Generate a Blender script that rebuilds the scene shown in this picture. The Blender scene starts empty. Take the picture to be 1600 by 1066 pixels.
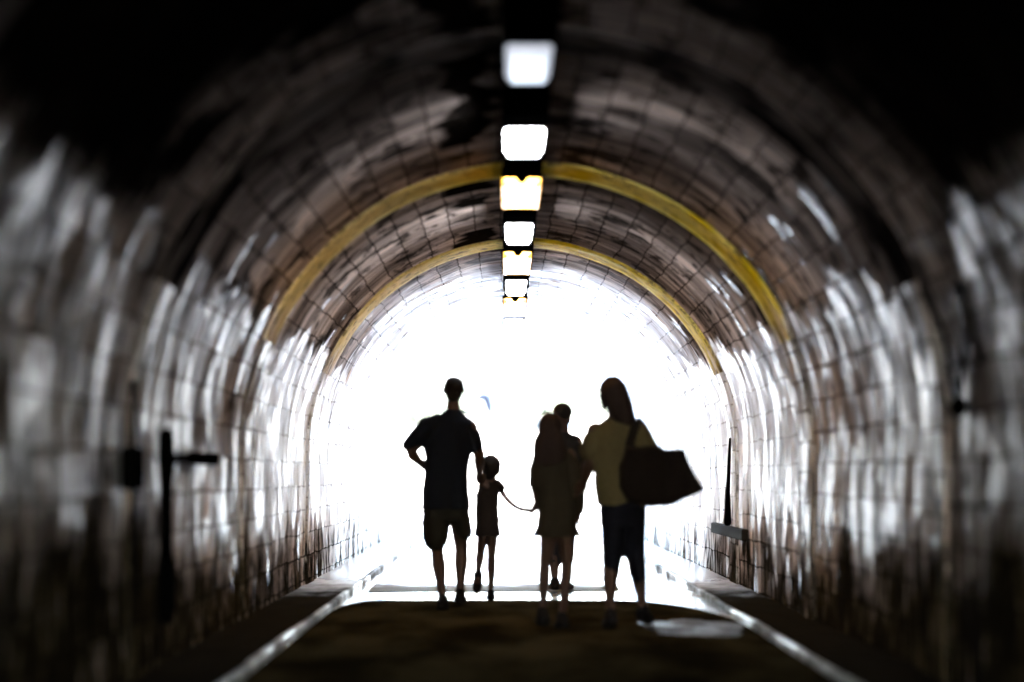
import bpy, bmesh, math, random
from mathutils import Vector, Matrix, noise
random.seed(7)
R = math.radians
S = bpy.context.scene
COL = S.collection
PI = math.pi

# ------------------------------------------------------------------ camera
CAMZ = 1.02
F = 3778.0                       # focal length in pixels of the 1600 px wide photograph
cam_d = bpy.data.cameras.new('camera')
cam = bpy.data.objects.new('camera', cam_d); COL.objects.link(cam)
cam_d.sensor_width = 36.0
cam_d.lens = F / 1600 * 36.0
cam_d.shift_x = 10 / 1600
cam_d.shift_y = 209 / 1600
cam_d.clip_start = 0.05; cam_d.clip_end = 2000
cam_d.dof.use_dof = True
cam_d.dof.focus_distance = 24.5
cam_d.dof.aperture_fstop = .82
cam.location = (0, 0, CAMZ); cam.rotation_euler = (PI/2, 0, 0)
S.camera = cam

# ------------------------------------------------------------------ world, sun, exposure
SUN_EL, SUN_AZ = 48.0, 200.0      # degrees; azimuth from +Y towards +X
w = bpy.data.worlds.new('World'); S.world = w; w.use_nodes = True
nt = w.node_tree
bg = nt.nodes['Background']
sky = nt.nodes.new('ShaderNodeTexSky')
sky.sky_type = 'NISHITA'; sky.sun_disc = False
sky.sun_elevation = R(SUN_EL); sky.sun_rotation = R(SUN_AZ)
nt.links.new(sky.outputs[0], bg.inputs[0]); bg.inputs[1].default_value = 0.15
sd = bpy.data.lights.new('sun', 'SUN'); sd.energy = 4.5; sd.angle = R(0.6); sd.color = (1, .95, .88)
sun = bpy.data.objects.new('sun', sd); COL.objects.link(sun)
dirv = Vector((math.sin(R(SUN_AZ))*math.cos(R(SUN_EL)), math.cos(R(SUN_AZ))*math.cos(R(SUN_EL)), math.sin(R(SUN_EL))))
sun.rotation_euler = dirv.to_track_quat('Z', 'Y').to_euler(); sun.location = (0, -60, 60)
S.view_settings.view_transform = 'Standard'; S.view_settings.look = 'None'
S.view_settings.exposure = 6.3; S.view_settings.gamma = 1.0
S.cycles.max_bounces = 10; S.cycles.diffuse_bounces = 6; S.cycles.glossy_bounces = 5
S.cycles.sample_clamp_indirect = 3.0
S.cycles.use_denoising = True

# ------------------------------------------------------------------ node helpers
class NB:
    def __init__(s, name):
        s.m = bpy.data.materials.new(name); s.m.use_nodes = True
        s.t = s.m.node_tree; s.b = s.t.nodes['Principled BSDF']
    def n(s, typ, **k):
        x = s.t.nodes.new(typ)
        for a, v in k.items(): setattr(x, a, v)
        return x
    def put(s, sock, v):
        if isinstance(v, bpy.types.NodeSocket): s.t.links.new(v, sock)
        elif isinstance(v, (tuple, list)) and len(v) == 3 and sock.type == 'RGBA': sock.default_value = (*v, 1)
        else: sock.default_value = v
    def math(s, op, a, b=0.0, clamp=False):
        x = s.n('ShaderNodeMath', operation=op, use_clamp=clamp)
        s.put(x.inputs[0], a); s.put(x.inputs[1], b); return x.outputs[0]
    def add(s, a, b): return s.math('ADD', a, b)
    def sub(s, a, b): return s.math('SUBTRACT', a, b)
    def mul(s, a, b): return s.math('MULTIPLY', a, b)
    def mx(s, a, b): return s.math('MAXIMUM', a, b)
    def mn(s, a, b): return s.math('MINIMUM', a, b)
    def ramp(s, v, lo, hi, a=0.0, b=1.0):
        x = s.n('ShaderNodeMapRange', interpolation_type='SMOOTHSTEP')
        s.put(x.inputs[0], v); s.put(x.inputs[1], lo); s.put(x.inputs[2], hi); s.put(x.inputs[3], a); s.put(x.inputs[4], b)
        return x.outputs[0]
    def noise(s, vec, scale=(1, 1, 1), detail=3, rough=.55, off=(0, 0, 0)):
        mp = s.n('ShaderNodeMapping'); s.put(mp.inputs[0], vec); mp.inputs[3].default_value = scale; mp.inputs[1].default_value = off
        x = s.n('ShaderNodeTexNoise'); s.put(x.inputs['Vector'], mp.outputs[0]); x.inputs['Scale'].default_value = 1
        x.inputs['Detail'].default_value = detail; x.inputs['Roughness'].default_value = rough
        return x.outputs[0]
    def mix(s, f, a, b):
        x = s.n('ShaderNodeMix', data_type='RGBA'); s.put(x.inputs[0], f); s.put(x.inputs[6], a); s.put(x.inputs[7], b)
        return x.outputs[2]
    def bump(s, h, st=.3, dist=.02):
        x = s.n('ShaderNodeBump'); s.put(x.inputs['Height'], h); x.inputs['Strength'].default_value = st; x.inputs['Distance'].default_value = dist
        s.t.links.new(x.outputs[0], s.b.inputs['Normal'])
    def out(s, col=None, rough=None, **k):
        if col is not None: s.put(s.b.inputs['Base Color'], col)
        if rough is not None: s.put(s.b.inputs['Roughness'], rough)
        for a, v in k.items(): s.put(s.b.inputs[a.replace('_', ' ')], v)
        return s.m

def simple(name, col, rough=.6, var=.25, scale=12, metal=0.0, bump=0.0, spec=.5):
    q = NB(name); tc = q.n('ShaderNodeTexCoord').outputs['Object']
    n1 = q.noise(tc, (scale,)*3, 4)
    c = q.mix(n1, tuple(x*(1-var) for x in col), tuple(min(1, x*(1+var)) for x in col))
    if bump: q.bump(n1, bump)
    q.b.inputs['Metallic'].default_value = metal
    q.b.inputs['Specular IOR Level'].default_value = spec
    return q.out(c, rough)

# ------------------------------------------------------------------ mesh helpers
def link(name, bm, mat, parent=None, smooth=False):
    me = bpy.data.meshes.new(name); bm.to_mesh(me); bm.free()
    for m_ in (mat if isinstance(mat, list) else [mat]): me.materials.append(m_)
    if smooth:
        for p in me.polygons: p.use_smooth = True
    o = bpy.data.objects.new(name, me); COL.objects.link(o)
    if parent: o.parent = parent
    return o
def tag(o, label=None, cat=None, group=None, kind=None):
    if label: o['label'] = label
    if cat: o['category'] = cat
    if group: o['group'] = group
    if kind: o['kind'] = kind
    return o
def empty(name, loc=(0, 0, 0), rz=0, **k):
    o = bpy.data.objects.new(name, None); COL.objects.link(o); o.location = loc; o.rotation_euler = (0, 0, rz)
    o.empty_display_size = .2
    return tag(o, **k)
def box(bm, x0, x1, y0, y1, z0, z1, bev=0.0):
    r = bmesh.ops.create_cube(bm, size=1)
    vs = r['verts']
    for v in vs:
        v.co = Vector((x0+(v.co.x+.5)*(x1-x0), y0+(v.co.y+.5)*(y1-y0), z0+(v.co.z+.5)*(z1-z0)))
    if bev:
        es = list({e for v in vs for e in v.link_edges})
        bmesh.ops.bevel(bm, geom=es, offset=bev, segments=3, affect='EDGES', profile=.5)
def frame_rings(pts):
    out = []
    up = None
    for i, p in enumerate(pts):
        a = pts[max(i-1, 0)]; b = pts[min(i+1, len(pts)-1)]
        t = (b-a).normalized()
        if up is None:
            up = Vector((0, 1, 0)) if abs(t.y) < .9 else Vector((0, 0, 1))
        s_ = t.cross(up).normalized(); u_ = s_.cross(t).normalized(); up = u_
        out.append((p, s_, u_))
    return out
def tube(bm, pts, rad, seg=12, cap=True):
    """tapered tube with domed ends; rad: float or list of float / (r1, r2)"""
    pts = [Vector(p) for p in pts]
    if not isinstance(rad, (list, tuple)): rad = [rad]*len(pts)
    rad = [(r, r) if not isinstance(r, tuple) else r for r in rad]
    rings = []
    fr = frame_rings(pts)
    full = []
    if cap:
        t0 = (pts[0]-pts[1]).normalized(); t1 = (pts[-1]-pts[-2]).normalized()
        for a in (80, 55, 28): full.append((pts[0]+t0*min(rad[0])*math.sin(R(a)), fr[0][1], fr[0][2], rad[0][0]*math.cos(R(a)), rad[0][1]*math.cos(R(a))))
    for (p, s_, u_), r in zip(fr, rad): full.append((p, s_, u_, r[0], r[1]))
    if cap:
        for a in (28, 55, 80): full.append((pts[-1]+t1*min(rad[-1])*math.sin(R(a)), fr[-1][1], fr[-1][2], rad[-1][0]*math.cos(R(a)), rad[-1][1]*math.cos(R(a))))
    for p, s_, u_, r1, r2 in full:
        rings.append([bm.verts.new(p + s_*r1*math.cos(2*PI*k/seg) + u_*r2*math.sin(2*PI*k/seg)) for k in range(seg)])
    for a, b in zip(rings, rings[1:]):
        for k in range(seg):
            bm.faces.new((a[k], a[(k+1) % seg], b[(k+1) % seg], b[k]))
    bm.faces.new(rings[0][::-1]); bm.faces.new(rings[-1])
def loft(bm, rings, seg=24, power=2.0):
    """horizontal ellipse rings (centre, rx, ry), bottom to top"""
    rr = []
    for c, rx, ry in rings:
        c = Vector(c); row = []
        for k in range(seg):
            a = 2*PI*k/seg; ca, sa = math.cos(a), math.sin(a)
            e = 2.0/power
            row.append(bm.verts.new(c + Vector((rx*math.copysign(abs(ca)**e, ca), ry*math.copysign(abs(sa)**e, sa), 0))))
        rr.append(row)
    for a, b in zip(rr, rr[1:]):
        for k in range(seg):
            bm.faces.new((a[k], a[(k+1) % seg], b[(k+1) % seg], b[k]))
    bm.faces.new(rr[0][::-1]); bm.faces.new(rr[-1])
def ball(bm, c, r, seg=16, rot=None):
    if not isinstance(r, tuple): r = (r, r, r)
    res = bmesh.ops.create_uvsphere(bm, u_segments=seg, v_segments=seg//2+2, radius=1)
    for v in res['verts']:
        p = Vector((v.co.x*r[0], v.co.y*r[1], v.co.z*r[2]))
        if rot is not None: p = rot @ p
        v.co = p + Vector(c)
def fuse(name, bm, mat, parent, vox=.009, smooth=3, wrinkle=0.0, wscale=9):
    """one continuous surface out of overlapping closed shells"""
    bmesh.ops.recalc_face_normals(bm, faces=bm.faces)
    me = bpy.data.meshes.new(name+'_t'); bm.to_mesh(me); bm.free()
    o = bpy.data.objects.new(name+'_t', me); COL.objects.link(o)
    m1 = o.modifiers.new('r', 'REMESH'); m1.mode = 'VOXEL'; m1.voxel_size = vox; m1.use_smooth_shade = True
    if smooth:
        m2 = o.modifiers.new('s', 'SMOOTH'); m2.iterations = smooth; m2.factor = .5
    dg = bpy.context.evaluated_depsgraph_get(); dg.update()
    nm = bpy.data.meshes.new_from_object(o.evaluated_get(dg))
    bpy.data.objects.remove(o); bpy.data.meshes.remove(me)
    nm.name = name
    if wrinkle:
        ns = [v.normal.copy() for v in nm.vertices]
        for v, n_ in zip(nm.vertices, ns):
            q = Vector((v.co.x*wscale, v.co.y*wscale, v.co.z*wscale*.45))
            v.co = v.co + n_*wrinkle*(noise.noise(q)+.5*noise.noise(q*2.3))
    nm.materials.clear(); nm.materials.append(mat)
    for p in nm.polygons: p.use_smooth = True
    ob = bpy.data.objects.new(name, nm); COL.objects.link(ob)
    if parent: ob.parent = parent; ob.matrix_parent_inverse = Matrix.Translation(-Vector(parent.location))
    return ob

# ------------------------------------------------------------------ dimensions of the tunnel
XC, RAD, SPR = 0.15, 1.95, 1.20
Y0, Y1 = -6.8, 40.0
RIBS = [1.4, 6.6, 11.75, 16.75, 22.1]

# ------------------------------------------------------------------ materials of the setting
def lining_material():
    q = NB('tunnel masonry')
    tcn = q.n('ShaderNodeTexCoord'); uv = tcn.outputs['UV']; ob = tcn.outputs['Object']
    sep = q.n('ShaderNodeSeparateXYZ'); q.put(sep.inputs[0], ob); X, Y, Z = sep.outputs
    br = q.n('ShaderNodeTexBrick'); wob = q.n('ShaderNodeTexNoise'); q.put(wob.inputs['Vector'], uv); wob.inputs['Scale'].default_value = 2.2; wob.inputs['Detail'].default_value = 3
    wv = q.n('ShaderNodeVectorMath', operation='MULTIPLY_ADD'); q.put(wv.inputs[0], wob.outputs['Color']); wv.inputs[1].default_value = (.09, .06, 0); q.put(wv.inputs[2], uv)
    q.put(br.inputs['Vector'], wv.outputs[0])
    br.offset = .5
    br.inputs['Color1'].default_value = (.2, .2, .2, 1); br.inputs['Color2'].default_value = (1, 1, 1, 1); br.inputs['Mortar'].default_value = (0, 0, 0, 1)
    br.inputs['Scale'].default_value = 1; br.inputs['Mortar Size'].default_value = .009; br.inputs['Mortar Smooth'].default_value = .4
    br.inputs['Brick Width'].default_value = .34; br.inputs['Row Height'].default_value = .21; br.inputs['Bias'].default_value = .1
    rnd = q.n('ShaderNodeRGBToBW'); q.put(rnd.inputs[0], br.outputs['Color']); rnd = rnd.outputs[0]
    mort = br.outputs['Fac']
    big = q.noise(uv, (.55, .5, 1), 3, .6)
    streak = q.noise(uv, (2.6, .8, 1), 5, .68, (3, 1, 0))         # runs down the wall
    fine = q.add(q.mul(q.noise(uv, (6, 2.6, 1), 4, .65, (7, 0, 0)), .8), q.mul(rnd, .09))
    patch = q.noise(uv, (1.5, 1.6, 1), 3, .6, (11, 5, 0))
    # white wash with a ragged upper edge
    edge = q.add(2.10, q.mul(q.sub(q.noise(uv, (1.1, .8, 1), 4, .7, (2, 9, 0)), .5), 1.2))
    top = q.ramp(q.sub(edge, Z), -.04, .07)
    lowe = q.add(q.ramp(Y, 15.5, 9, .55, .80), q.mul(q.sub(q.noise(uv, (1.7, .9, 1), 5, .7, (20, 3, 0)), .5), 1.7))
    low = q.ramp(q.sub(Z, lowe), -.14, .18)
    wear = q.ramp(q.add(q.add(q.mul(streak, .6), q.mul(patch, .35)), q.mul(rnd, .07)), .44, .54)
    # fuller whitewash and fewer dark flecks towards the far end
    exitward = q.ramp(Y, 15.5, 19, 0, 1)
    wear = q.mx(wear, q.mul(exitward, q.ramp(streak, .34, .42)))
    paint_glare = q.mul(q.mul(top, q.mx(low, .0)), wear)
    splash = q.mul(q.ramp(q.sub(q.noise(uv, (2.2, 1.1, 1), 3, .7, (31, 3, 0)), .5), .09, .13), q.ramp(Y, 10, 13))
    paint_glare = q.mx(paint_glare, q.mul(splash, q.ramp(Z, 2.6, 2.5)))
    far = q.ramp(q.add(Y, q.mul(q.sub(big, .5), 7)), 22.5, 26.5)
    paint_glare = q.mx(paint_glare, q.mul(far, q.ramp(patch, .30, .40)))  # far vault and walls whitened in the colour for exit glare
    # base masonry: brown grey, every block a little different
    base = q.mix(rnd, (.18, .14, .122), (.84, .69, .62))
    base = q.mix(q.ramp(big, .42, .58), q.mix(.7, base, (.02, .016, .015)), base)
    base = q.mix(q.ramp(fine, .46, .60), base, q.mix(.45, base, (.48, .42, .40)))
    # near-black on the upper vault of the bays nearest the camera
    vault_black = q.mul(q.ramp(q.add(Y, q.mul(q.sub(patch, .5), 4.5)), 10.9, 9.9), q.ramp(q.add(Z, q.mul(q.sub(fine, .5), .8)), 2.0, 2.2))
    base = q.mix(vault_black, base, (.003, .003, .003))
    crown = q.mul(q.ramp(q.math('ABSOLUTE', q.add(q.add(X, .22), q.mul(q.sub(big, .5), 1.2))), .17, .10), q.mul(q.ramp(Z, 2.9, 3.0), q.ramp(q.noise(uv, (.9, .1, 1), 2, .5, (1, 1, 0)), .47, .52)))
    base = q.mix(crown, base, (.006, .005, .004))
    base = q.mix(q.ramp(q.noise(uv, (2.2, 3.5, 1), 4, .7, (61, 2, 0)), .46, .38), base, q.mix(.8, base, (.008, .006, .005)))
    sp = q.ramp(patch, .56, .62); base = q.mix(q.mul(sp, .85), base, (.012, .01, .009))
    bw = q.mix(q.ramp(Z, 1.1, .5), (.84, .87, .96), (.80, .74, .71))
    pc = q.mix(q.ramp(q.add(fine, q.mul(exitward, .12)), .42, .57), (.13, .12, .125), bw)
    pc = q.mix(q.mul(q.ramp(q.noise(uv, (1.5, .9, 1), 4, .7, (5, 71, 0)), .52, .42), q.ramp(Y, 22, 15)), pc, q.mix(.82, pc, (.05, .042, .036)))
    pc = q.mix(q.mul(rnd, .22), pc, (.35, .34, .34))
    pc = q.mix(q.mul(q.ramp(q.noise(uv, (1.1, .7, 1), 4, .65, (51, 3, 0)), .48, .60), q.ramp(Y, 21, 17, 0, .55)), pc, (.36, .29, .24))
    rings = q.ramp(q.noise(uv, (3.4, .16, 1), 5, .72, (9, 33, 0)), .56, .44)
    base = q.mix(q.mul(rings, .62), base, q.mix(.85, base, (.008, .006, .005)))
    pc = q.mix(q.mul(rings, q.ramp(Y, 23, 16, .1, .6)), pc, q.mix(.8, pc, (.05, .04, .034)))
    pc = q.mix(q.mul(q.mul(mort, q.ramp(patch, .38, .60)), .55), pc, (.12, .10, .09))
    col = q.mix(paint_glare, base, pc)
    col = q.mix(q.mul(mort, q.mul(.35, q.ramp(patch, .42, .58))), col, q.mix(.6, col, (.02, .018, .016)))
    # dark runs at the foot of the wall, higher in the near bays
    foot_dark = q.mul(q.ramp(q.sub(lowe, Z), -.1, .25), q.mx(q.ramp(q.add(fine, q.mul(exitward, .12)), .66, .5), q.mul(q.ramp(q.sub(lowe, Z), .25, .6), q.ramp(streak, .62, .48))))
    col = q.mix(foot_dark, col, q.mix(q.ramp(fine, .4, .62), (.010, .008, .005), (.075, .055, .03)))
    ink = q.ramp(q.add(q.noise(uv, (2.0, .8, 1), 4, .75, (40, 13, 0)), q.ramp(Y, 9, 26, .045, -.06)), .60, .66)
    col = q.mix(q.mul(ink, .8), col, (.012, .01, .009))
    rough = q.add(q.ramp(paint_glare, 0, 1, .8, .30), q.ramp(q.noise(uv, (3, 1.6, 1), 4, .65, (71, 8, 0)), .40, .60, .06, .4))
    h = q.add(q.mul(q.sub(1, mort), .6), q.mul(q.noise(uv, (22, 22, 1), 4, .6), .5))
    q.bump(h, .55, .02)
    q.put(q.b.inputs['Specular IOR Level'], q.mul(q.ramp(q.mul(paint_glare, q.sub(1, q.mx(foot_dark, ink))), 0, 1, .0, .42), q.sub(1, vault_black)))
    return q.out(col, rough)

def rib_material(name, yellow, dark=False, pale=False):
    # the piers below the spring are bare stone with remains of whitewash
    q = NB(name); tc = q.n('ShaderNodeTexCoord').outputs['Object']
    sep = q.n('ShaderNodeSeparateXYZ'); q.put(sep.inputs[0], tc); X, Y, Z = sep.outputs
    n1 = q.noise(tc, (6, 6, 2), 4, .65); n2 = q.noise(tc, (2.5, 2, 1.1), 3, .6, (4, 4, 4))
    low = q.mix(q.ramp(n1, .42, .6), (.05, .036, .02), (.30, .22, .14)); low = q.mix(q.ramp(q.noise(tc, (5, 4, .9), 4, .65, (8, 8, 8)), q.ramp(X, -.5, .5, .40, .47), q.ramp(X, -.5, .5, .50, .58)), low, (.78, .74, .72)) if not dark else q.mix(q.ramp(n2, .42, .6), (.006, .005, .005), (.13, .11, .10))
    if yellow:
        yc = q.mix(q.ramp(n2, .38, .58), (.72, .55, .015), (.95, .83, .24))
        yc = q.mix(q.ramp(X, .3, -1.2), yc, q.mix(.6, yc, (.80, .66, .42)))
        yc = q.mix(q.ramp(q.noise(tc, (9, 9, 9), 4, .7, (2, 2, 2)), .50, .66, 0, .8), yc, (.16, .12, .06))
        m_ = q.ramp(q.add(Z, q.mul(q.sub(n1, .5), .9)), 1.85, 2.3)
        c = q.mix(m_, low, yc)
        if pale: c = q.mix(.75, c, (.82, .8, .74))
    else: c = low
    q.bump(n1, .4, .02); q.b.inputs['Specular IOR Level'].default_value = .0
    q.put(q.b.inputs['Specular IOR Level'], q.ramp(Y, 18, 26, 0, 0 if dark else .3))
    return q.out(c, .85)

M_line = lining_material()
M_rib_y = rib_material('yellow painted rib', True)
M_rib_b = rib_material('bare dirty rib', False)
M_rib_p = rib_material('glare-pale rib', True, False, True)  # yellow rib paled in its colour for exit glare
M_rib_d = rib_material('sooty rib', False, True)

def floor_mat(name, a, b, r0, r1, sc=4, bump=.3, spec=.5, dist=.01):
    q = NB(name); tc = q.n('ShaderNodeTexCoord').outputs['Object']
    n1 = q.noise(tc, (sc, sc*.35, sc), 4, .6); n2 = q.noise(tc, (90, 90, 90), 3, .6)
    c = q.mix(q.ramp(n1, .35, .65), a, b)
    q.bump(q.add(n2, q.mul(n1, 2)), bump, dist)
    q.b.inputs['Specular IOR Level'].default_value = spec
    return q.out(c, q.ramp(n1, .4, .62, r0, r1))
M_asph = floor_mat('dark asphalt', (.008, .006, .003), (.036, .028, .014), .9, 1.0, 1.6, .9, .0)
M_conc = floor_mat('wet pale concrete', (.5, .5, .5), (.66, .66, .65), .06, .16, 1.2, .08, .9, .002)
def band_mat():
    q = NB('matt grey concrete band'); tc = q.n('ShaderNodeTexCoord').outputs['Object']
    sep = q.n('ShaderNodeSeparateXYZ'); q.put(sep.inputs[0], tc); n1 = q.noise(tc, (2.5, 1.2, 3), 4, .65)
    f = q.ramp(q.add(sep.outputs[1], q.mul(q.sub(n1, .5), 2.4)), 21.4, 23.4)  # band turns paler and glossier towards the far end
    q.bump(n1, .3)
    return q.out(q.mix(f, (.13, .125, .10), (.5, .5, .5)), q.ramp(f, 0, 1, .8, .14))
M_band = band_mat()
M_gutt = floor_mat('damp gutter concrete', (.10, .09, .07), (.26, .25, .23), .12, .7, 3, .25, .6)
M_gutd = floor_mat('dirty dry gutter', (.03, .026, .015), (.11, .10, .06), .6, .9, 3, .5, .2)
M_kerb = floor_mat('pale wet kerb edge', (.05, .05, .045), (.50, .52, .54), .75, .3, 2.2, .4, .35)
def ledge_mat():
    q = NB('shadow-to-glare ledge'); tc = q.n('ShaderNodeTexCoord').outputs['Object']
    sep = q.n('ShaderNodeSeparateXYZ'); q.put(sep.inputs[0], tc); n1 = q.noise(tc, (4, 1.4, 4), 4, .6)
    f = q.ramp(q.add(sep.outputs[1], q.mul(n1, 4)), 21.5, 25.5)
    q.put(q.b.inputs['Specular IOR Level'], q.mul(f, .6))
    return q.out(q.mix(f, q.mix(n1, (.008, .007, .005), (.025, .02, .014)), (.62, .6, .6)), q.ramp(f, 0, 1, .95, .25))  # near-black painted for kerb shadow, far end whitened for exit glare
M_ledge = ledge_mat()
M_ground = floor_mat('bright dry ground', (.18, .175, .18), (.25, .24, .24), .8, .9, .3, .4)

# ------------------------------------------------------------------ the setting: ground and path
bm = bmesh.new(); 
def sheet(bm, x0, x1, y0, y1, z, nx=1, ny=1, crown=0.0):
    g = [[bm.verts.new((x0+(x1-x0)*i/nx, y0+(y1-y0)*j/ny, z - crown*(2*i/nx-1)**2)) for i in range(nx+1)] for j in range(ny+1)]
    for j in range(ny):
        for i in range(nx): bm.faces.new((g[j][i], g[j][i+1], g[j+1][i+1], g[j+1][i]))
sheet(bm, -900, 900, -900, 900, -.03)
tag(link('ground', bm, M_ground), kind='structure')
KL, KR = -1.31, 1.63            # inner faces of the two kerbs
bm = bmesh.new()
# near asphalt with rounded far corners
hw0, hw1 = KL+.02, KR-.02
EDGE = 19.45
ring = [(hw0, -26), (hw1, -26)]
for k in range(13):
    t = k/12; a = t*PI/2
    ring.append((hw1-.8+.8*math.cos(a), EDGE-3.4+3.4*math.sin(a)))
for k in range(13):
    t = k/12; a = PI/2+t*PI/2
    ring.append((hw0+.30+.30*math.cos(a), EDGE-1.8+1.8*math.sin(a)))
vs = [bm.verts.new((x, y, .012)) for x, y in ring]
bm.faces.new(vs)
ex = bmesh.ops.extrude_face_region(bm, geom=bm.faces[:])
for v in [g for g in ex['geom'] if isinstance(g, bmesh.types.BMVert)]: v.co.z = -.01
bmesh.ops.recalc_face_normals(bm, faces=bm.faces)
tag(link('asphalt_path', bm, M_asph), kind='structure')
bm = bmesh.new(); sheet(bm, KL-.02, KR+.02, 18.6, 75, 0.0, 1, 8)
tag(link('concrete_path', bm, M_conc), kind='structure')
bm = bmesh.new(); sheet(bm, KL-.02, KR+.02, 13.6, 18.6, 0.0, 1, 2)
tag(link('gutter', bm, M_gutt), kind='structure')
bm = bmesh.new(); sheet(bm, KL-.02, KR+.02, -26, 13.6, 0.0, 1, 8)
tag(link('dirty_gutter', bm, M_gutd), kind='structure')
bm = bmesh.new()
pts = [(-1.20, 21.0), (1.0, 21.2), (1.05, 23.4), (.3, 24.1), (-.4, 23.9), (-1.22, 24.2)]
bm.faces.new([bm.verts.new((x, y, .005)) for x, y in pts])
tag(link('grey_path_band', bm, M_band), kind='structure')

bm = bmesh.new()
glint = []
for i in range(40):
    a = 2*PI*i/40; n_ = 1+.35*noise.noise(Vector((math.cos(a)*1.7, math.sin(a)*1.7, 3)))+.15*noise.noise(Vector((math.cos(a)*5, math.sin(a)*5, 8)))
    glint.append((1.24+.34*n_*math.cos(a), 15.95+.85*n_*math.sin(a)))
bm.faces.new([bm.verts.new((x, y, .0165)) for x, y in glint])
tag(link('glint_patch', bm, floor_mat('glint film on the path', (.02, .018, .014), (.05, .046, .04), .42, .9, 3.5, .4, .15)), kind='structure')  # added paler, glossier film standing for a lamp-lit floor glint

# ------------------------------------------------------------------ kerbs
def kerb(side, label):
    root = empty('kerb', (0, 0, 0), label=label, cat='kerb')
    x = KL if side < 0 else KR
    wall = XC + side*(RAD+.02)
    bm = bmesh.new(); y = Y0-4
    edge = bmesh.new()
    while y < 46:
        L = .9
        jx, jz = random.uniform(-.006, .006), random.uniform(-.004, .004)
        xa, xb = (x, x+side*.045)
        box(edge, min(xa, xb)+jx, max(xa, xb)+jx, y+.006, y+L-.006, -.02, .05+jz, .012)
        y += L
    link('kerb_edge', edge, M_kerb, root)
    xa = x+side*.05
    box(bm, min(xa, wall), max(xa, wall), Y0-4, 46, -.02, .035)
    link('ledge', bm, M_ledge, root)
kerb(-1, 'pale wet kerb line along the foot of the left tunnel wall')
kerb(1, 'pale wet kerb line along the foot of the right tunnel wall')

# ------------------------------------------------------------------ the tunnel
tunnel = empty('tunnel', (0, 0, 0), label='arched masonry pedestrian tunnel with peeling white walls and dark vault', cat='tunnel')
def profile(r, zb=-.1, n=56):
    """list of (x, z, arclength) from the left foot over the crown to the right foot"""
    pts = []
    for k in range(7): pts.append((XC-r, zb+(SPR-zb)*k/7))
    for k in range(n+1):
        a = PI - PI*k/n; pts.append((XC+r*math.cos(a), SPR+r*math.sin(a)))
    for k in range(1, 8): pts.append((XC+r, SPR-(SPR-zb)*k/7))
    return pts
def shell(name, i0, i1, r, thick, y0, y1, mat, dy=.5, rough=.012):
    pr = profile(r); po = profile(r+thick)
    s_ = [0.0]
    for a, b in zip(pr, pr[1:]): s_.append(s_[-1]+math.hypot(b[0]-a[0], b[1]-a[1]))
    bm = bmesh.new(); uvl = bm.loops.layers.uv.new('UVMap')
    ny = max(1, round((y1-y0)/dy)); gi, go = [], []
    for j in range(ny+1):
        y = y0+(y1-y0)*j/ny; ri, ro = [], []
        for i in range(i0, i1+1):
            x, z = pr[i]; nx, nz = XC-x, (SPR-z if z > SPR else 0); L = math.hypot(nx, nz) or 1
            d = rough*(noise.noise(Vector((x*1.1, y*.9, z*1.1)))+.6*noise.noise(Vector((x*3, y*2.4, z*3))))
            ri.append((bm.verts.new((x+nx/L*d, y, z+nz/L*d)), s_[i])); x, z = po[i]; ro.append(bm.verts.new((x, y, z)))
        gi.append((y, ri)); go.append(ro)
    for j in range(ny):
        ya, a = gi[j]; yb, b = gi[j+1]
        for i in range(i1-i0):
            f = bm.faces.new((a[i][0], a[i+1][0], b[i+1][0], b[i][0]))
            for lp, (u, v) in zip(f.loops, ((ya, a[i][1]), (ya, a[i+1][1]), (yb, b[i+1][1]), (yb, b[i][1]))): lp[uvl].uv = (u, v)
            f.smooth = True
            bm.faces.new((go[j][i], go[j+1][i], go[j+1][i+1], go[j][i+1]))
    for g, o_, fl in ((gi[0][1], go[0], 0), (gi[-1][1], go[-1], 1)):
        for i in range(i1-i0):
            q = (g[i][0], o_[i], o_[i+1], g[i+1][0]); f = bm.faces.new(q if not fl else q[::-1])
            for lp in f.loops: lp[uvl].uv = (lp.vert.co.y+lp.vert.co.x, lp.vert.co.z)
    bm.normal_update()
    return link(name, bm, mat, tunnel)
NP = len(profile(1))-1
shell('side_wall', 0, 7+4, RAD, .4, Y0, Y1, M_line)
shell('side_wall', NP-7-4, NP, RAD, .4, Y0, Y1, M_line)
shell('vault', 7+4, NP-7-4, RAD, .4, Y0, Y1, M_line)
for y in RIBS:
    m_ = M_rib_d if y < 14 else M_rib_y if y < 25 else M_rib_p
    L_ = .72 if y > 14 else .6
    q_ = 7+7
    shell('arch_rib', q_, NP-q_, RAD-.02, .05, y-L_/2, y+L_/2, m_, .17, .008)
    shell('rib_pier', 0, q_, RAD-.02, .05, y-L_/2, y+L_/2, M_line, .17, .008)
    shell('rib_pier', NP-q_, NP, RAD-.02, .05, y-L_/2, y+L_/2, M_line, .17, .008)
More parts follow.
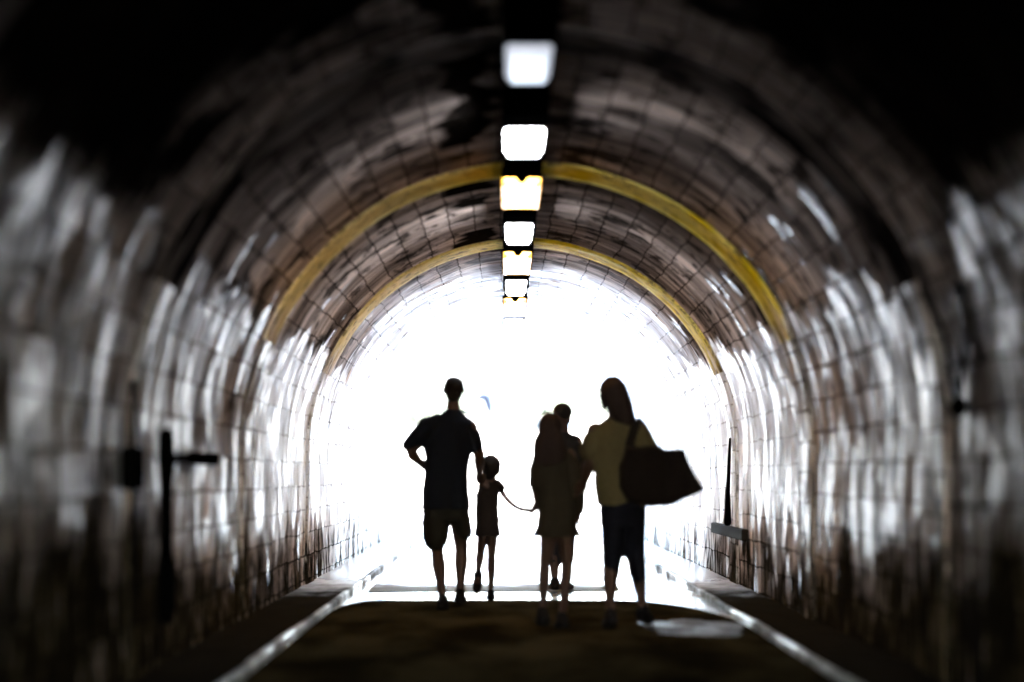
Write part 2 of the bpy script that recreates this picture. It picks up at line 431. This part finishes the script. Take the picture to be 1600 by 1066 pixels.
# head walls at both mouths
for y, t in ((Y1-.02, .5), (Y0-.48, .5)):
    bm = bmesh.new(); pr = profile(RAD+.02, -.1, 40)
    loop = pr
    outer = [(-9, -.1)]+[(-9, 6.0), (9, 6.0)]+[(9, -.1)]
    n = len(loop); 
    def opt(i):
        x, z = loop[i]; dx, dz = x-XC, max(z-SPR*.6, -.6)
        if i <= 7: return (-9, z)
        if i >= n-8: return (9, z)
        f = 9/abs(dx) if abs(dx) > 1e-6 else 1e9; g = 5.3/dz if dz > 0 else 1e9
        k = min(f, g); return (XC+dx*k if k == g else math.copysign(9, dx), SPR*.6+dz*k)
    A = [[bm.verts.new((x, yy, z)) for x, z in loop] for yy in (y, y+t)]
    B = [[bm.verts.new((*[opt(i)[0]], yy, opt(i)[1])) for i in range(n)] for yy in (y, y+t)]
    for i in range(n-1):
        bm.faces.new((A[0][i], A[0][i+1], B[0][i+1], B[0][i])); bm.faces.new((A[1][i], B[1][i], B[1][i+1], A[1][i+1]))
        bm.faces.new((A[0][i], A[1][i], A[1][i+1], A[0][i+1])); bm.faces.new((B[0][i], B[0][i+1], B[1][i+1], B[1][i]))
    bmesh.ops.recalc_face_normals(bm, faces=bm.faces)
    link('head_wall', bm, simple('head wall stone', (.34, .32, .28), .8, .3, 3, bump=.3), tunnel)

# ------------------------------------------------------------------ ceiling tray and lamps
M_black = simple('black iron', (.0012, .0012, .0012), .95, .3, 20, spec=0)
M_house = simple('lamp housing', (.002, .002, .002), .9, .3, 20, spec=0)
LZ = CAMZ+1.9
tray = empty('cable_tray', (XC-.04, 0, LZ+.05), label='long black cable tray running along the crown of the vault', cat='cable tray')
bm = bmesh.new(); box(bm, -.125, .125, -3, 28.6, .0, .03, .004); box(bm, -.125, -.11, -3, 28.6, .031, .15, .003); box(bm, .11, .125, -3, 28.6, .031, .15, .003)
link('trough', bm, M_black, tray)
for y in [1.5*k for k in range(0, 18)]:
    bm = bmesh.new(); box(bm, -.135, .135, y, y+.05, .02, .16, .004); link('bracket', bm, M_black, tray)

def emis(name, col, st):
    q = NB(name); q.b.inputs['Emission Color'].default_value = (*col, 1); q.b.inputs['Emission Strength'].default_value = st
    return q.out((.7, .7, .7), .4)
K = 1/61.8     # display value -> scene radiance at exposure 5.95
M_e0 = emis('dim cool lamp', (.80, .86, 1.0), .56*K)
M_e1 = emis('cool lamp', (.93, .95, 1.0), 34.0*K)
M_e2 = emis('amber lamp', (1.0, .50, .07), 18*K)
M_e3 = emis('amber bloom rim', (1.0, .45, .03), 1.8*K)
def lamp(y, w_, l_, mat, label, amber=False):
    root = empty('ceiling_lamp', (XC-.045, y, LZ+.048), label=label, cat='ceiling lamp', group='lamps in a row along the crown')
    bm = bmesh.new(); box(bm, -w_/2-.012, w_/2+.012, -l_/2-.03, l_/2+.03, -.022, 0, .006); link('housing', bm, M_house, root)
    w_ *= .94
    bm = bmesh.new()
    box(bm, -w_/2, w_/2, -l_/2, l_/2, -.075, -.0225, .018)
    for v in bm.verts:
        if v.co.z < -.05: v.co.x *= .86; v.co.y *= .97
    link('diffuser', bm, mat, root)
    if amber:
        bm = bmesh.new()
        for sx in (-1, 1):
            box(bm, sx*(w_/2-.011)-.02, sx*(w_/2-.011)+.014, -l_/2+.01, l_/2-.01, -.079, -.024, .006)
        link('bloom_rim', bm, M_e3, root)  # added glowing strips for the orange bloom at the lamp edges
        bm = bmesh.new()       # the small hanger in front of the lamp makes the dark notch
        vs = [(-.06, 0), (.06, 0), (.018, -.062), (-.018, -.062)]
        a = [bm.verts.new((x, -l_/2-.06, z)) for x, z in vs]; b = [bm.verts.new((x, -l_/2-.035, z)) for x, z in vs]
        bm.faces.new(a); bm.faces.new(b[::-1])
        for i in range(4): bm.faces.new((a[i], b[i], b[(i+1) % 4], a[(i+1) % 4]))
        bmesh.ops.recalc_face_normals(bm, faces=bm.faces)
        link('hanger', bm, M_house, root)
    return root
LAMPS = [(11.2, .225, .8, M_e0, 'dim bluish white ceiling lamp, the one nearest the viewer', 0),
 (13.85, .235, .85, M_e1, 'bright white ceiling lamp just before the nearest yellow arch rib', 0),
 (16.35, .26, 1.35, M_e2, 'large amber edged ceiling lamp under the nearest yellow arch rib', 1),
 (19.1, .225, 1.2, M_e1, 'white ceiling lamp midway between the two yellow arch ribs', 0),
 (21.75, .25, 1.8, M_e2, 'amber edged ceiling lamp under the second yellow arch rib', 1),
 (24.6, .225, 1.5, M_e1, 'white ceiling lamp just beyond the second yellow arch rib', 0),
 (27.4, .25, 2.1, M_e2, 'small amber edged ceiling lamp last before the tray ends in glare', 1),
 (30.9, .25, 2.0, M_e1, 'small white ceiling lamp fading into the glare', 0),
 (34.0, .25, 2.0, M_e1, 'farthest ceiling lamp, almost lost in the white glare', 0)]
for y, a_, b_, m_, l_, am in LAMPS: lamp(y, a_, b_, m_, l_, am)

# ------------------------------------------------------------------ fittings on the walls
WL, WR = XC-RAD+.01, XC+RAD-.01
cd = empty('wall_conduit', (WL, 12.4, 0), label='dark upright pipe with a side arm on the left wall', cat='pipe')
bm = bmesh.new(); tube(bm, [(.05, 0, .3), (.05, .01, .5), (.05, 0, .62), (.05, 0, .9), (.05, .01, 1.12), (.05, 0, 1.22)], [.045, .05, .032, .03, .045, .04]); link('upright_pipe', bm, M_black, cd, True)
bm = bmesh.new(); tube(bm, [(.05, .06, 1.10), (.05, 2.0, 1.13)], .022); link('side_pipe', bm, M_black, cd, True)
bm = bmesh.new(); box(bm, .0, .05, 1.2, 2.3, 1.08, 1.15, .01); link('junction_box', bm, M_black, cd)
cd = empty('wall_box', (WL, 11.35, .95), label='small dark switch box low on the left wall beside the sooty rib', cat='switch box')
bm = bmesh.new(); box(bm, .0, .08, -.12, .12, 0, .2, .01); link('case', bm, M_black, cd)
bm = bmesh.new(); tube(bm, [(.04, 0, .2), (.04, 0, .5)], .015); tube(bm, [(.04, 0, -.5), (.04, 0, 0)], .015); link('pipe', bm, M_black, cd, True)
cd = empty('wall_box', (WR, 22.3, .45), label='long dark box with an upright pipe on the right wall', cat='junction box')
bm = bmesh.new(); box(bm, -.06, 0, -1.5, 1.6, 0, .10, .01); link('case', bm, simple('sooty box', (.012, .009, .007), .9, .5, 8, spec=.05), cd)
bm = bmesh.new(); tube(bm, [(-.05, -.1, .135), (-.05, -.1, .40), (-.03, -.1, .9)], [.035, .022, .012]); link('pipe', bm, M_black, cd, True)
cd = empty('wall_cable', (WR, 11.0, 1.3), label='pair of dark cables meeting at a knob on the right wall', cat='cable')
bm = bmesh.new(); tube(bm, [(-.03, 0, .04), (-.05, -.3, .35), (-.12, -.5, .55)], .015); tube(bm, [(-.03, 0, .04), (-.05, .25, .4), (-.12, .45, .6)], .012); link('cable', bm, M_black, cd, True)
bm = bmesh.new(); ball(bm, (-.03, 0, .03), (.04, .06, .05)); link('knob', bm, M_black, cd, True)

# ------------------------------------------------------------------ people
def skin(name, c): return simple(name, c, .6, .15, 15, spec=.2)
SK1 = skin('tanned skin', (.035, .017, .010)); SK2 = skin('light skin', (.042, .022, .015))
HAIR = simple('dark hair', (.008, .006, .005), .8, .4, 60, spec=.1)
HAIRB = simple('brown hair', (.014, .008, .006), .8, .4, 60, spec=.1)

def person(d0, label, joints, J, build='m', skinm=SK1, face_turn=0.0, vox=.008):
    """J: pixel joints of the photograph turned into metres at the person's own distance"""
    def W(px, py, dy=0.0):
        y = d0+dy; return Vector(((px-790)*y/F, y, CAMZ+(742-py)*y/F))
    j = {k: W(*v) for k, v in J.items()}
    base = Vector(((j['ankL'].x+j['ankR'].x)/2, d0, 0))
    root = empty('person', base, label=label, cat='person')
    k = joints      # overall scale of the limb radii
    bm = bmesh.new()
    H = j['head']; hr = k['head']
    # head: skull, jaw, nose, brow, ears, lips
    rot = Matrix.Rotation(face_turn, 3, 'Z')
    def hp(x, y, z): return H + rot @ Vector((x*hr, y*hr, z*hr))
    ball(bm, hp(0, -.08, .12), (hr*.70, hr*.86, hr*.84), 20, rot)
    ball(bm, hp(0, .18, -.32), (hr*.56, hr*.62, hr*.62), 16, rot)
    ball(bm, hp(0, .42, -.72), (hr*.30, hr*.28, hr*.22), 12, rot)
    tube(bm, [hp(0, .74, .06), hp(0, .95, -.22)], [hr*.08, hr*.13], 8)
    tube(bm, [hp(-.34, .68, .14), hp(.34, .68, .14)], hr*.1, 8)
    tube(bm, [hp(-.18, .70, -.48), hp(.18, .70, -.48)], hr*.09, 8)
    for s_ in (-1, 1):
        ball(bm, hp(s_*.72, .0, -.05), (hr*.08, hr*.17, hr*.26), 10, rot)
        ball(bm, hp(s_*.27, .68, .0), hr*.11, 8)
    nk = j['neck']
    tube(bm, [H+Vector((0, -.01, -.3*hr)), (H+nk)/2, nk+Vector((0, 0, -.02))], [hr*.44, hr*.42, hr*.52], 14)
    sl, sr, hl, hR = j['shL'], j['shR'], j['hipL'], j['hipR']
    mid = (sl+sr)/2; pel = (hl+hR)/2; sw = (sr-sl).length/2; hw = (hR-hl).length/2
    t = k['torso']
    def lerp(a, b, f): return a+(b-a)*f
    loft(bm, [(pel+Vector((0, 0, -.06*t)), hw*.9, .07*t), (pel, hw+.075*t, .10*t), (lerp(pel, mid, .3), hw+.045*t, .085*t),
              (lerp(pel, mid, .45), hw+.035*t, .082*t), (lerp(pel, mid, .75), sw*.82, .10*t), (lerp(pel, mid, .95), sw*.92, .085*t),
              (mid+Vector((0, 0, .035*t)), sw*.6, .06*t), (nk+Vector((0, 0, -.01)), hr*.5, hr*.5)])
    a = k['arm']; l_ = k['leg']
    for sgn, s_, e, wv, h in ((-1, 'shL', 'elL', 'wrL', 'haL'), (1, 'shR', 'elR', 'wrR', 'haR')):
        s_, e, wv, h = j[s_], j[e], j[wv], j[h]
        tube(bm, [s_, lerp(s_, e, .4), e, lerp(e, wv, .35), wv], [.052*a, .046*a, .036*a, .038*a, .024*a], 12)
        # hand: palm, four fingers, thumb
        d = (h-wv).normalized(); side = d.cross(Vector((0, 1, 0)))
        if side.length < .2: side = d.cross(Vector((0, 0, 1)))
        side.normalize(); nrm = side.cross(d).normalized(); side2 = Vector((0, 1, 0)) - d*d.y
        side2 = side2.normalized() if side2.length > .3 else side
        nrm = side2.cross(d).normalized()*sgn
        pl = .09*a
        tube(bm, [wv, wv+d*pl*.5, wv+d*pl], [(.022*a, .016*a), (.036*a, .018*a), (.034*a, .016*a)], 12)
        for i, (o_, ln) in enumerate(((-.030, .062), (-.010, .072), (.010, .068), (.029, .052))):
            p0 = wv+d*pl+side2*o_*a*-1
            p1 = p0+d*ln*.45*a+nrm*-.010*a; p2 = p1+(d*.8-nrm*.6).normalized()*ln*.35*a; p3 = p2+(d*.45-nrm*.9).normalized()*ln*.25*a
            tube(bm, [p0, p1, p2, p3], [.0095*a, .009*a, .0085*a, .0075*a], 8)
        p0 = wv+d*pl*.3+side2*.028*a; p1 = p0+(side2*.8+d*.7).normalized()*.035*a; p2 = p1+(d+side2*.15-nrm*.3).normalized()*.03*a
        tube(bm, [p0, p1, p2], [.012*a, .011*a, .009*a], 8)
    for hp_, kn, an, to in (('hipL', 'knL', 'ankL', 'toeL'), ('hipR', 'knR', 'ankR', 'toeR')):
        h, kn, an, to = j[hp_], j[kn], j[an], j[to]
        tube(bm, [h, lerp(h, kn, .45), kn, lerp(kn, an, .3), lerp(kn, an, .6), an], [.078*l_, .066*l_, .047*l_, .050*l_, .036*l_, .028*l_], 14)
        tube(bm, [an+Vector((0, -.02, -.02)), lerp(an, to, .6), to], [(.03*l_, .03*l_), (.036*l_, .024*l_), (.03*l_, .016*l_)], 12)
    body = fuse('body', bm, skinm, root, vox, 2)
    # shoes
    for an, to in ((j['ankL'], j['toeL']), (j['ankR'], j['toeR'])):
        bm = bmesh.new()
        f = (to-an).normalized(); up = Vector((0, 0, 1))
        dn = (up - f*f.dot(up)).normalized()*-1
        heel = an+Vector((0, 0, 0))-f*.035+dn*.03
        tube(bm, [heel, lerp(an, to, .5)+dn*.012, to+dn*.004, to+f*.03], [(.040*k['shoe'], .040*k['shoe']), (.046*k['shoe'], .036*k['shoe']), (.044*k['shoe'], .026*k['shoe']), (.03*k['shoe'], .018*k['shoe'])], 14)
        tube(bm, [an+Vector((0, 0, .02)), heel], [.037*k['shoe'], .038*k['shoe']], 12)
        fuse('shoe', bm, k['shoem'], root, .009, 2)
    return root, W, j, rot, hr

def garment(name, root, mat, shells, vox=.010, wr=.006, sm=4):
    wr *= 1.9
    bm = bmesh.new()
    for s_ in shells:
        if s_[0] == 'B': ball(bm, s_[1], s_[2], 20)
        elif s_[0] == 'L': loft(bm, s_[1])
        else: tube(bm, s_[1], s_[2], 16)
    return fuse(name, bm, mat, root, vox, sm, wr)

SHOE = simple('dark shoes', (.006, .005, .005), .9, .3, 20, spec=.05)
# --- man in shorts
k = dict(head=.105, torso=1.0, arm=1.2, leg=1.08, shoe=1.15, shoem=SHOE)
J = dict(head=(709, 609), neck=(708, 641), shL=(680, 664), shR=(733, 668), elL=(640, 705, .0), wrL=(656, 723, .10), haL=(668, 728, .18),
 elR=(749, 712, .03), wrR=(749, 738, .22), haR=(752, 752, .30), hipL=(686, 778), hipR=(713, 778),
 knL=(683, 862, -.02), knR=(721, 858, .10), ankL=(692, 940, -.48), ankR=(719, 930, .06), toeL=(692, 951, -.34), toeR=(720, 937, .24))
root, W, j, rot, hr = person(18.5, 'man in dark t-shirt and loose shorts walking left of the child, one elbow bent out', k, J, skinm=SK1)
garment('hair', root, HAIR, [('B', j['head']+Vector((0, -.016, .022)), (.080, .096, .078)), ('B', j['head']+Vector((-.005, -.005, .052)), (.066, .078, .052)), ('B', j['head']+Vector((0, -.045, -.03)), (.066, .055, .062))], .008, .002)
garment('t_shirt', root, simple('dark navy cotton', (.003, .004, .007), .9, .3, 25, spec=.1), [
 ('L', [(W(697, 796), .185, .135), (W(697, 770), .178, .130), (W(698, 735), .170, .125), (W(701, 705), .172, .125), (W(704, 680), .172, .12), (W(707, 660), .150, .10), (W(708, 648), .09, .075), (W(708, 641), .055, .06)]),
 ('T', [W(686, 662), W(668, 670), W(655, 683)], [.075, .095, .078]),
 ('T', [W(676, 672), W(672, 700), W(674, 725)], [.08, .055, .04]),
 ('T', [W(639, 696, .0), W(652, 686)], [.048, .070]),
 ('T', [W(728, 667), W(737, 680, .01), W(742, 696, .02)], [.074, .072, .064])])
garment('shorts', root, simple('drab olive shorts', (.008, .007, .005), .9, .3, 25, spec=.1), [
 ('L', [(W(697, 812), .17, .12), (W(697, 795), .178, .128), (W(697, 770), .165, .12)]),
 ('T', [W(684, 795), W(680, 820, -.02), W(680, 843, -.03)], [(.10, .11), (.108, .105), (.098, .10)]),
 ('T', [W(712, 795), W(721, 815, .04), W(726, 831, .06)], [(.085, .11), (.078, .10), (.07, .09)])])
# --- small child
k = dict(head=.098, torso=.62, arm=.62, leg=.72, shoe=.85, shoem=SHOE)
J = dict(head=(767, 728), neck=(766, 748), shL=(755, 757), shR=(776, 758), elL=(751, 768, .03), wrL=(751, 752, .0), haL=(750, 744, -.08),
 elR=(783, 766, .06), wrR=(784, 768, .2), haR=(785, 770, .26), hipL=(758, 812), hipR=(770, 812),
 knL=(751, 862, .05), knR=(768, 868, .0), ankL=(746, 902, -.22), ankR=(767, 929, .05), toeL=(745, 920, -.24), toeR=(767, 934, .18))
root, W, j, rot, hr = person(19.4, 'small child in a short dress walking between the man and the girl', k, J, skinm=SK1, vox=.007)
CHAND = j['haR']
garment('hair', root, HAIR, [('B', j['head']+Vector((0, -.015, .010)), (.082, .090, .078)), ('B', j['head']+Vector((.004, -.03, -.035)), (.072, .066, .06)), ('B', j['head']+Vector((-.01, -.04, -.07)), (.05, .045, .045))], .008, .002)
garment('dress', root, simple('brown cotton dress', (.009, .006, .005), .9, .3, 25, spec=.1), [
 ('L', [(W(762, 838), .103, .10), (W(762, 820), .093, .09), (W(761, 795), .088, .082), (W(762, 772), .092, .075), (W(765, 757), .070, .06), (W(766, 750), .04, .045)]),
 ('T', [W(775, 757), W(782, 762, .03)], [.042, .044]), ('T', [W(757, 757), W(754, 765, .01)], [.038, .038])], .009, .004)
# --- long haired girl
k = dict(head=.105, torso=.82, arm=.85, leg=.86, shoe=1.15, shoem=SHOE)
J = dict(head=(859, 670), neck=(863, 700), shL=(842, 712), shR=(890, 712), elL=(834, 750, -.02), wrL=(838, 785, .08), haL=(836, 796, .14),
 elR=(906, 760, -.02), wrR=(904, 798, .06), haR=(902, 812, .1), hipL=(860, 806), hipR=(880, 806),
 knL=(851, 885, .05), knR=(887, 882, .05), ankL=(848, 962, -.1), ankR=(878, 970, -.25), toeL=(848, 972, .08), toeR=(874, 981, -.10))
root, W, j, rot, hr = person(16.2, 'girl with long dark hair and flared dress walking beside the woman with the bag', k, J, skinm=SK2)
GHAND = j['haL']
garment('hair', root, HAIRB, [('B', j['head']+Vector((0, -.015, .022)), (.090, .108, .096)), ('T', [W(860, 661, -.02), W(859, 672, -.04), W(858, 690, -.06), W(859, 708, -.07), W(860, 718, -.07)],
  [(.055, .065), (.080, .088), (.105, .075), (.115, .06), (.10, .045)])], .009, .006)
garment('dress', root, simple('olive grey dress', (.015, .011, .006), .9, .3, 25, spec=.1), [
 ('L', [(W(869, 839), .168, .13), (W(869, 822), .138, .12), (W(870, 800), .130, .11), (W(869, 775), .128, .10), (W(867, 745), .125, .095), (W(866, 720), .125, .09), (W(865, 706), .075, .07), (W(863, 700), .045, .05)]),
 ('T', [W(843, 714), W(837, 735, -.01), W(836, 756, -.01)], [.05, .055, .05]),
 ('T', [W(888, 714), W(899, 738, -.01), W(904, 765, -.01), W(904, 796, .04)], [.05, .055, .05, .045])], .010, .007)
# --- man beyond the girl
k = dict(head=.105, torso=.95, arm=.95, leg=1.0, shoe=1.1, shoem=SHOE)
J = dict(head=(879, 648), neck=(879, 673), shL=(860, 690), shR=(900, 690), elL=(853, 728, .02), wrL=(858, 762, .12), haL=(860, 775, .16),
 elR=(907, 730, .02), wrR=(902, 760, .14), haR=(900, 775, .18), hipL=(869, 780), hipR=(889, 780),
 knL=(866, 852, .06), knR=(886, 850, .1), ankL=(867, 912, -.05), ankR=(883, 912, -.05), toeL=(865, 920, .10), toeR=(889, 916, .06))
root, W, j, rot, hr = person(21.4, 'short haired person mostly hidden behind the long haired girl', k, J, skinm=SK2, face_turn=R(-35))
garment('hair', root, HAIR, [('B', j['head']+Vector((0, -.012, .024)), (.082, .096, .078)), ('B', j['head']+Vector((0, 0, .05)), (.068, .08, .052))], .008, .002)
garment('shirt', root, simple('dark grey shirt', (.012, .011, .010), .9, .3, 25, spec=.1), [
 ('L', [(W(879, 795), .16, .12), (W(879, 760), .155, .12), (W(879, 720), .165, .115), (W(879, 697), .165, .11), (W(879, 684), .10, .08), (W(879, 677), .055, .055)]),
 ('T', [W(862, 692), W(855, 715)], [.06, .06]), ('T', [W(897, 691), W(906, 716)], [.06, .06])])
garment('trousers', root, simple('dark trousers', (.008, .008, .010), .9, .3, 25, spec=.1), [
 ('L', [(W(879, 800), .145, .11), (W(879, 780), .15, .12)]),
 ('T', [W(870, 795), W(866, 852, .06), W(867, 880, .02)], [.085, .065, .055]), ('T', [W(888, 795), W(887, 850, .1), W(886, 875, .05)], [.085, .065, .055])])
# --- woman with the tote bag
k = dict(head=.112, torso=1.0, arm=1.2, leg=1.1, shoe=1.15, shoem=SHOE)
J = dict(head=(957, 614), neck=(962, 648), shL=(930, 674), shR=(1000, 672), elL=(921, 722, .03), wrL=(914, 752, .12), haL=(908, 763, .18),
 elR=(1019, 722, .02), wrR=(1010, 752, .22), haR=(1012, 768, .26), hipL=(958, 790), hipR=(990, 790),
 knL=(953, 880, .05), knR=(995, 880, .08), ankL=(954, 965, -.15), ankR=(1005, 957, .12), toeL=(951, 978, .02), toeR=(1012, 968, .26))
root, W, j, rot, hr = person(15.95, 'woman in olive top and dark capri trousers with a big bag on her shoulder', k, J, skinm=SK1, face_turn=R(12))
garment('hair', root, HAIRB, [('B', j['head']+Vector((.004, -.015, .014)), (.092, .112, .092)), ('T', [W(958, 604, -.015), W(963, 620, -.03), W(969, 636, -.045), W(975, 651, -.05), W(980, 663, -.05)],
  [(.068, .08), (.088, .10), (.086, .085), (.076, .06), (.042, .03)]),
  ('T', [W(974, 606, -.02), W(981, 622, -.03), W(987, 642, -.03), W(991, 660, -.02)], [.020, .018, .016, .010]),
  ('T', [W(942, 606, .02), W(940, 622, .02), W(944, 640, .01)], [.016, .016, .012]),
  ('T', [W(976, 640, -.05), W(984, 655, -.04), W(984, 668, -.04)], [.02, .016, .010])], .009, .007)
WOL = simple('olive cotton top', (.050, .039, .017), .9, .25, 25, spec=.1)
garment('top', root, WOL, [
 ('L', [(W(967, 790), .150, .125), (W(966, 765), .158, .120), (W(965, 735), .160, .115), (W(964, 705), .165, .115), (W(964, 682), .165, .11), (W(963, 664), .12, .09), (W(962, 653), .065, .065)]),
 ('T', [W(933, 677), W(925, 690), W(920, 706, .02)], [.070, .070, .064]),
 ('T', [W(996, 674), W(1008, 690), W(1014, 706)], [.060, .066, .064])])
garment('trousers', root, simple('black capri trousers', (.004, .004, .006), .9, .3, 25, spec=.05), [
 ('L', [(W(973, 822), .158, .125), (W(973, 800), .158, .13), (W(970, 782), .142, .12)]),
 ('T', [W(957, 815), W(957, 850, .03), W(957, 896, .04)], [(.085, .11), (.075, .09), (.060, .07)]),
 ('T', [W(990, 815), W(991, 850, .05), W(996, 896, .06)], [(.085, .11), (.075, .09), (.062, .07)])])
# --- tote bag
bag = empty('tote_bag', W(1030, 785, -.17), label="large dark tote bag hanging from the woman's right shoulder", cat='bag')
BM = simple('dark woven bag', (.006, .004, .003), .9, .4, 40, bump=.3, spec=.05)
bm = bmesh.new()
front = [(966, 728), (980, 700), (1030, 698), (1069, 703), (1082, 731), (1104, 766), (1076, 781), (1038, 791), (1010, 793), (980, 784), (968, 762)]
dep = [-.22, -.21, -.12, -.07, -.06, -.04, -.06, -.10, -.15, -.20, -.22]
c = Vector((0, 0, 0)); P = [W(x, y, d) for (x, y), d in zip(front, dep)]
for p in P: c += p
c /= len(P)
layers = [(-.10, .80), (-.08, .97), (-.03, 1.0), (.03, 1.0), (.08, .97), (.10, .80)]
rows = [[bm.verts.new(c+(p-c)*f+Vector((0, o_, 0))) for p in P] for o_, f in layers]
for a, b in zip(rows, rows[1:]):
    for i in range(len(P)): bm.faces.new((a[i], a[(i+1) % len(P)], b[(i+1) % len(P)], b[i]))
bm.faces.new(rows[0][::-1]); bm.faces.new(rows[-1])
fuse('bag_body', bm, BM, bag, .012, 1, .03, 4)
for dy in (-.10, -.05):
    bm = bmesh.new()
    tube(bm, [W(982, 716, dy-.05), W(985, 690, dy), W(992, 668, dy+.02), W(1001, 657, .0), W(1012, 672, .09), W(1024, 695, .06), W(1040, 706, -.02)],
         [(.034, .010)]*7, 8)
    fuse('strap', bm, BM, bag, .006, 0)
# --- cord between child and girl
bm = bmesh.new(); a, b = CHAND, GHAND; pts = []
for i in range(17):
    t = i/16; p = a.lerp(b, t); p.z -= .06*4*t*(1-t)*(1-.2*t); pts.append(p)
tube(bm, pts, .019, 8)
tag(link('cord', bm, simple('dark red cord', (.06, .012, .012), .7), None, True), label="thin dark cord sagging between the small child's hand and the girl", cat='cord')

# ------------------------------------------------------------------ outside, seen through the far mouth
bm = bmesh.new()
for j_ in range(25):
    for i in range(61): pass
g = []
for j_ in range(30):
    row = []
    for i in range(70):
        x = -70+140*i/69; y = 66+2.2*j_
        z = -.2 + 6.5*(1-math.exp(-j_/7.0)) + .5*noise.noise(Vector((x*.15, y*.15, 0)))
        row.append(bm.verts.new((x, y, z)))
    g.append(row)
for a, b in zip(g, g[1:]):
    for i in range(69): bm.faces.new((a[i], a[i+1], b[i+1], b[i]))
tag(link('hillside', bm, floor_mat('dry pale hillside', (.06, .058, .05), (.12, .115, .10), .8, .9, .8, .5), None, True), kind='structure')
M_leaf = simple('pale dusty leaves', (.028, .034, .02), .6, .5, 3)
M_trunk = simple('shrub stems', (.12, .09, .06), .8, .3, 10)
def shrub(x, y, z, r, label, seed):
    rnd_ = random.Random(seed)
    root = empty('shrub', (x, y, z), label=label, cat='shrub', group='shrubs on the slope beyond the far mouth')
    bm = bmesh.new()
    cl = [(rnd_.uniform(-.7, .7)*r, rnd_.uniform(-.5, .5)*r, rnd_.uniform(.3, 1.1)*r) for _ in range(14)]
    for cx, cy, cz in cl:
        for _ in range(150):
            d = Vector((rnd_.gauss(0, 1), rnd_.gauss(0, 1), rnd_.gauss(0, 1))).normalized()*rnd_.uniform(.15, .42)*r
            p = Vector((cx, cy, cz))+d; s_ = rnd_.uniform(.04, .08)
            u = Vector((rnd_.gauss(0, 1), rnd_.gauss(0, 1), rnd_.gauss(0, 1))).normalized()*s_; v = u.orthogonal().normalized()*s_*.6
            bm.faces.new([bm.verts.new(p+u), bm.verts.new(p+v), bm.verts.new(p-u), bm.verts.new(p-v)])
    link('foliage', bm, M_leaf, root)
    bm = bmesh.new()
    for cx, cy, cz in cl[:7]: tube(bm, [(0, 0, -.3), (cx*.4, cy*.4, cz*.5), (cx, cy, cz)], [.05, .03, .012], 6)
    link('stem', bm, M_trunk, root)
for i, (px, z, r, lab) in enumerate(((655, 2.0, 1.1, 'pale shrub on the slope above the walking man'), (700, 2.6, .9, 'pale shrub behind the head of the man in shorts'),
    (760, 3.0, 1.2, 'pale shrub high on the slope under the lamp row'), (815, 2.7, 1.3, 'widest pale shrub at the middle of the far mouth'),
    (870, 2.6, 1.0, "pale shrub above the hidden person's head"), (925, 2.5, 1.0, "pale shrub just left of the woman's head"))):
    y = 74+i % 2*2
    shrub((px-790)*y/F, y, z, r, lab, i+3)
# small hooded lamp on a post, just outside the mouth
y = 43.0
hx = (757-790)*y/F; hz = CAMZ+(742-632)*y/F
post = empty('post_lamp', (hx, y, 0), label="small hooded lamp on a pale post in the glare right of the man's head", cat='lamp post')
MW = simple('pale painted metal', (.8, .8, .8), .5, .05); MG = simple('dark grey metal', (.012, .012, .02), .5)
bm = bmesh.new(); tube(bm, [(0, 0, 0), (0, 0, hz-.15)], [.03, .02]); link('post', bm, MW, post, True)
bm = bmesh.new(); tube(bm, [(-.12, 0, CAMZ+(742-655)*y/F), (.14, 0, CAMZ+(742-655)*y/F)], .012); link('crossbar', bm, simple('grey metal', (.25, .24, .24), .5), post, True)
bm = bmesh.new(); ball(bm, (-.03, 0, hz-.01), (.09, .08, .12)); link('globe', bm, MW, post, True)
bm = bmesh.new()
tube(bm, [(-.11, -.03, hz+.11), (-.03, -.04, hz+.16), (.05, -.04, hz+.11), (.09, -.04, hz-.02), (.11, -.03, hz-.15)], [(.03, .08), (.05, .09), (.075, .10), (.065, .09), (.03, .05)], 10)
link('hood', bm, MG, post, True)
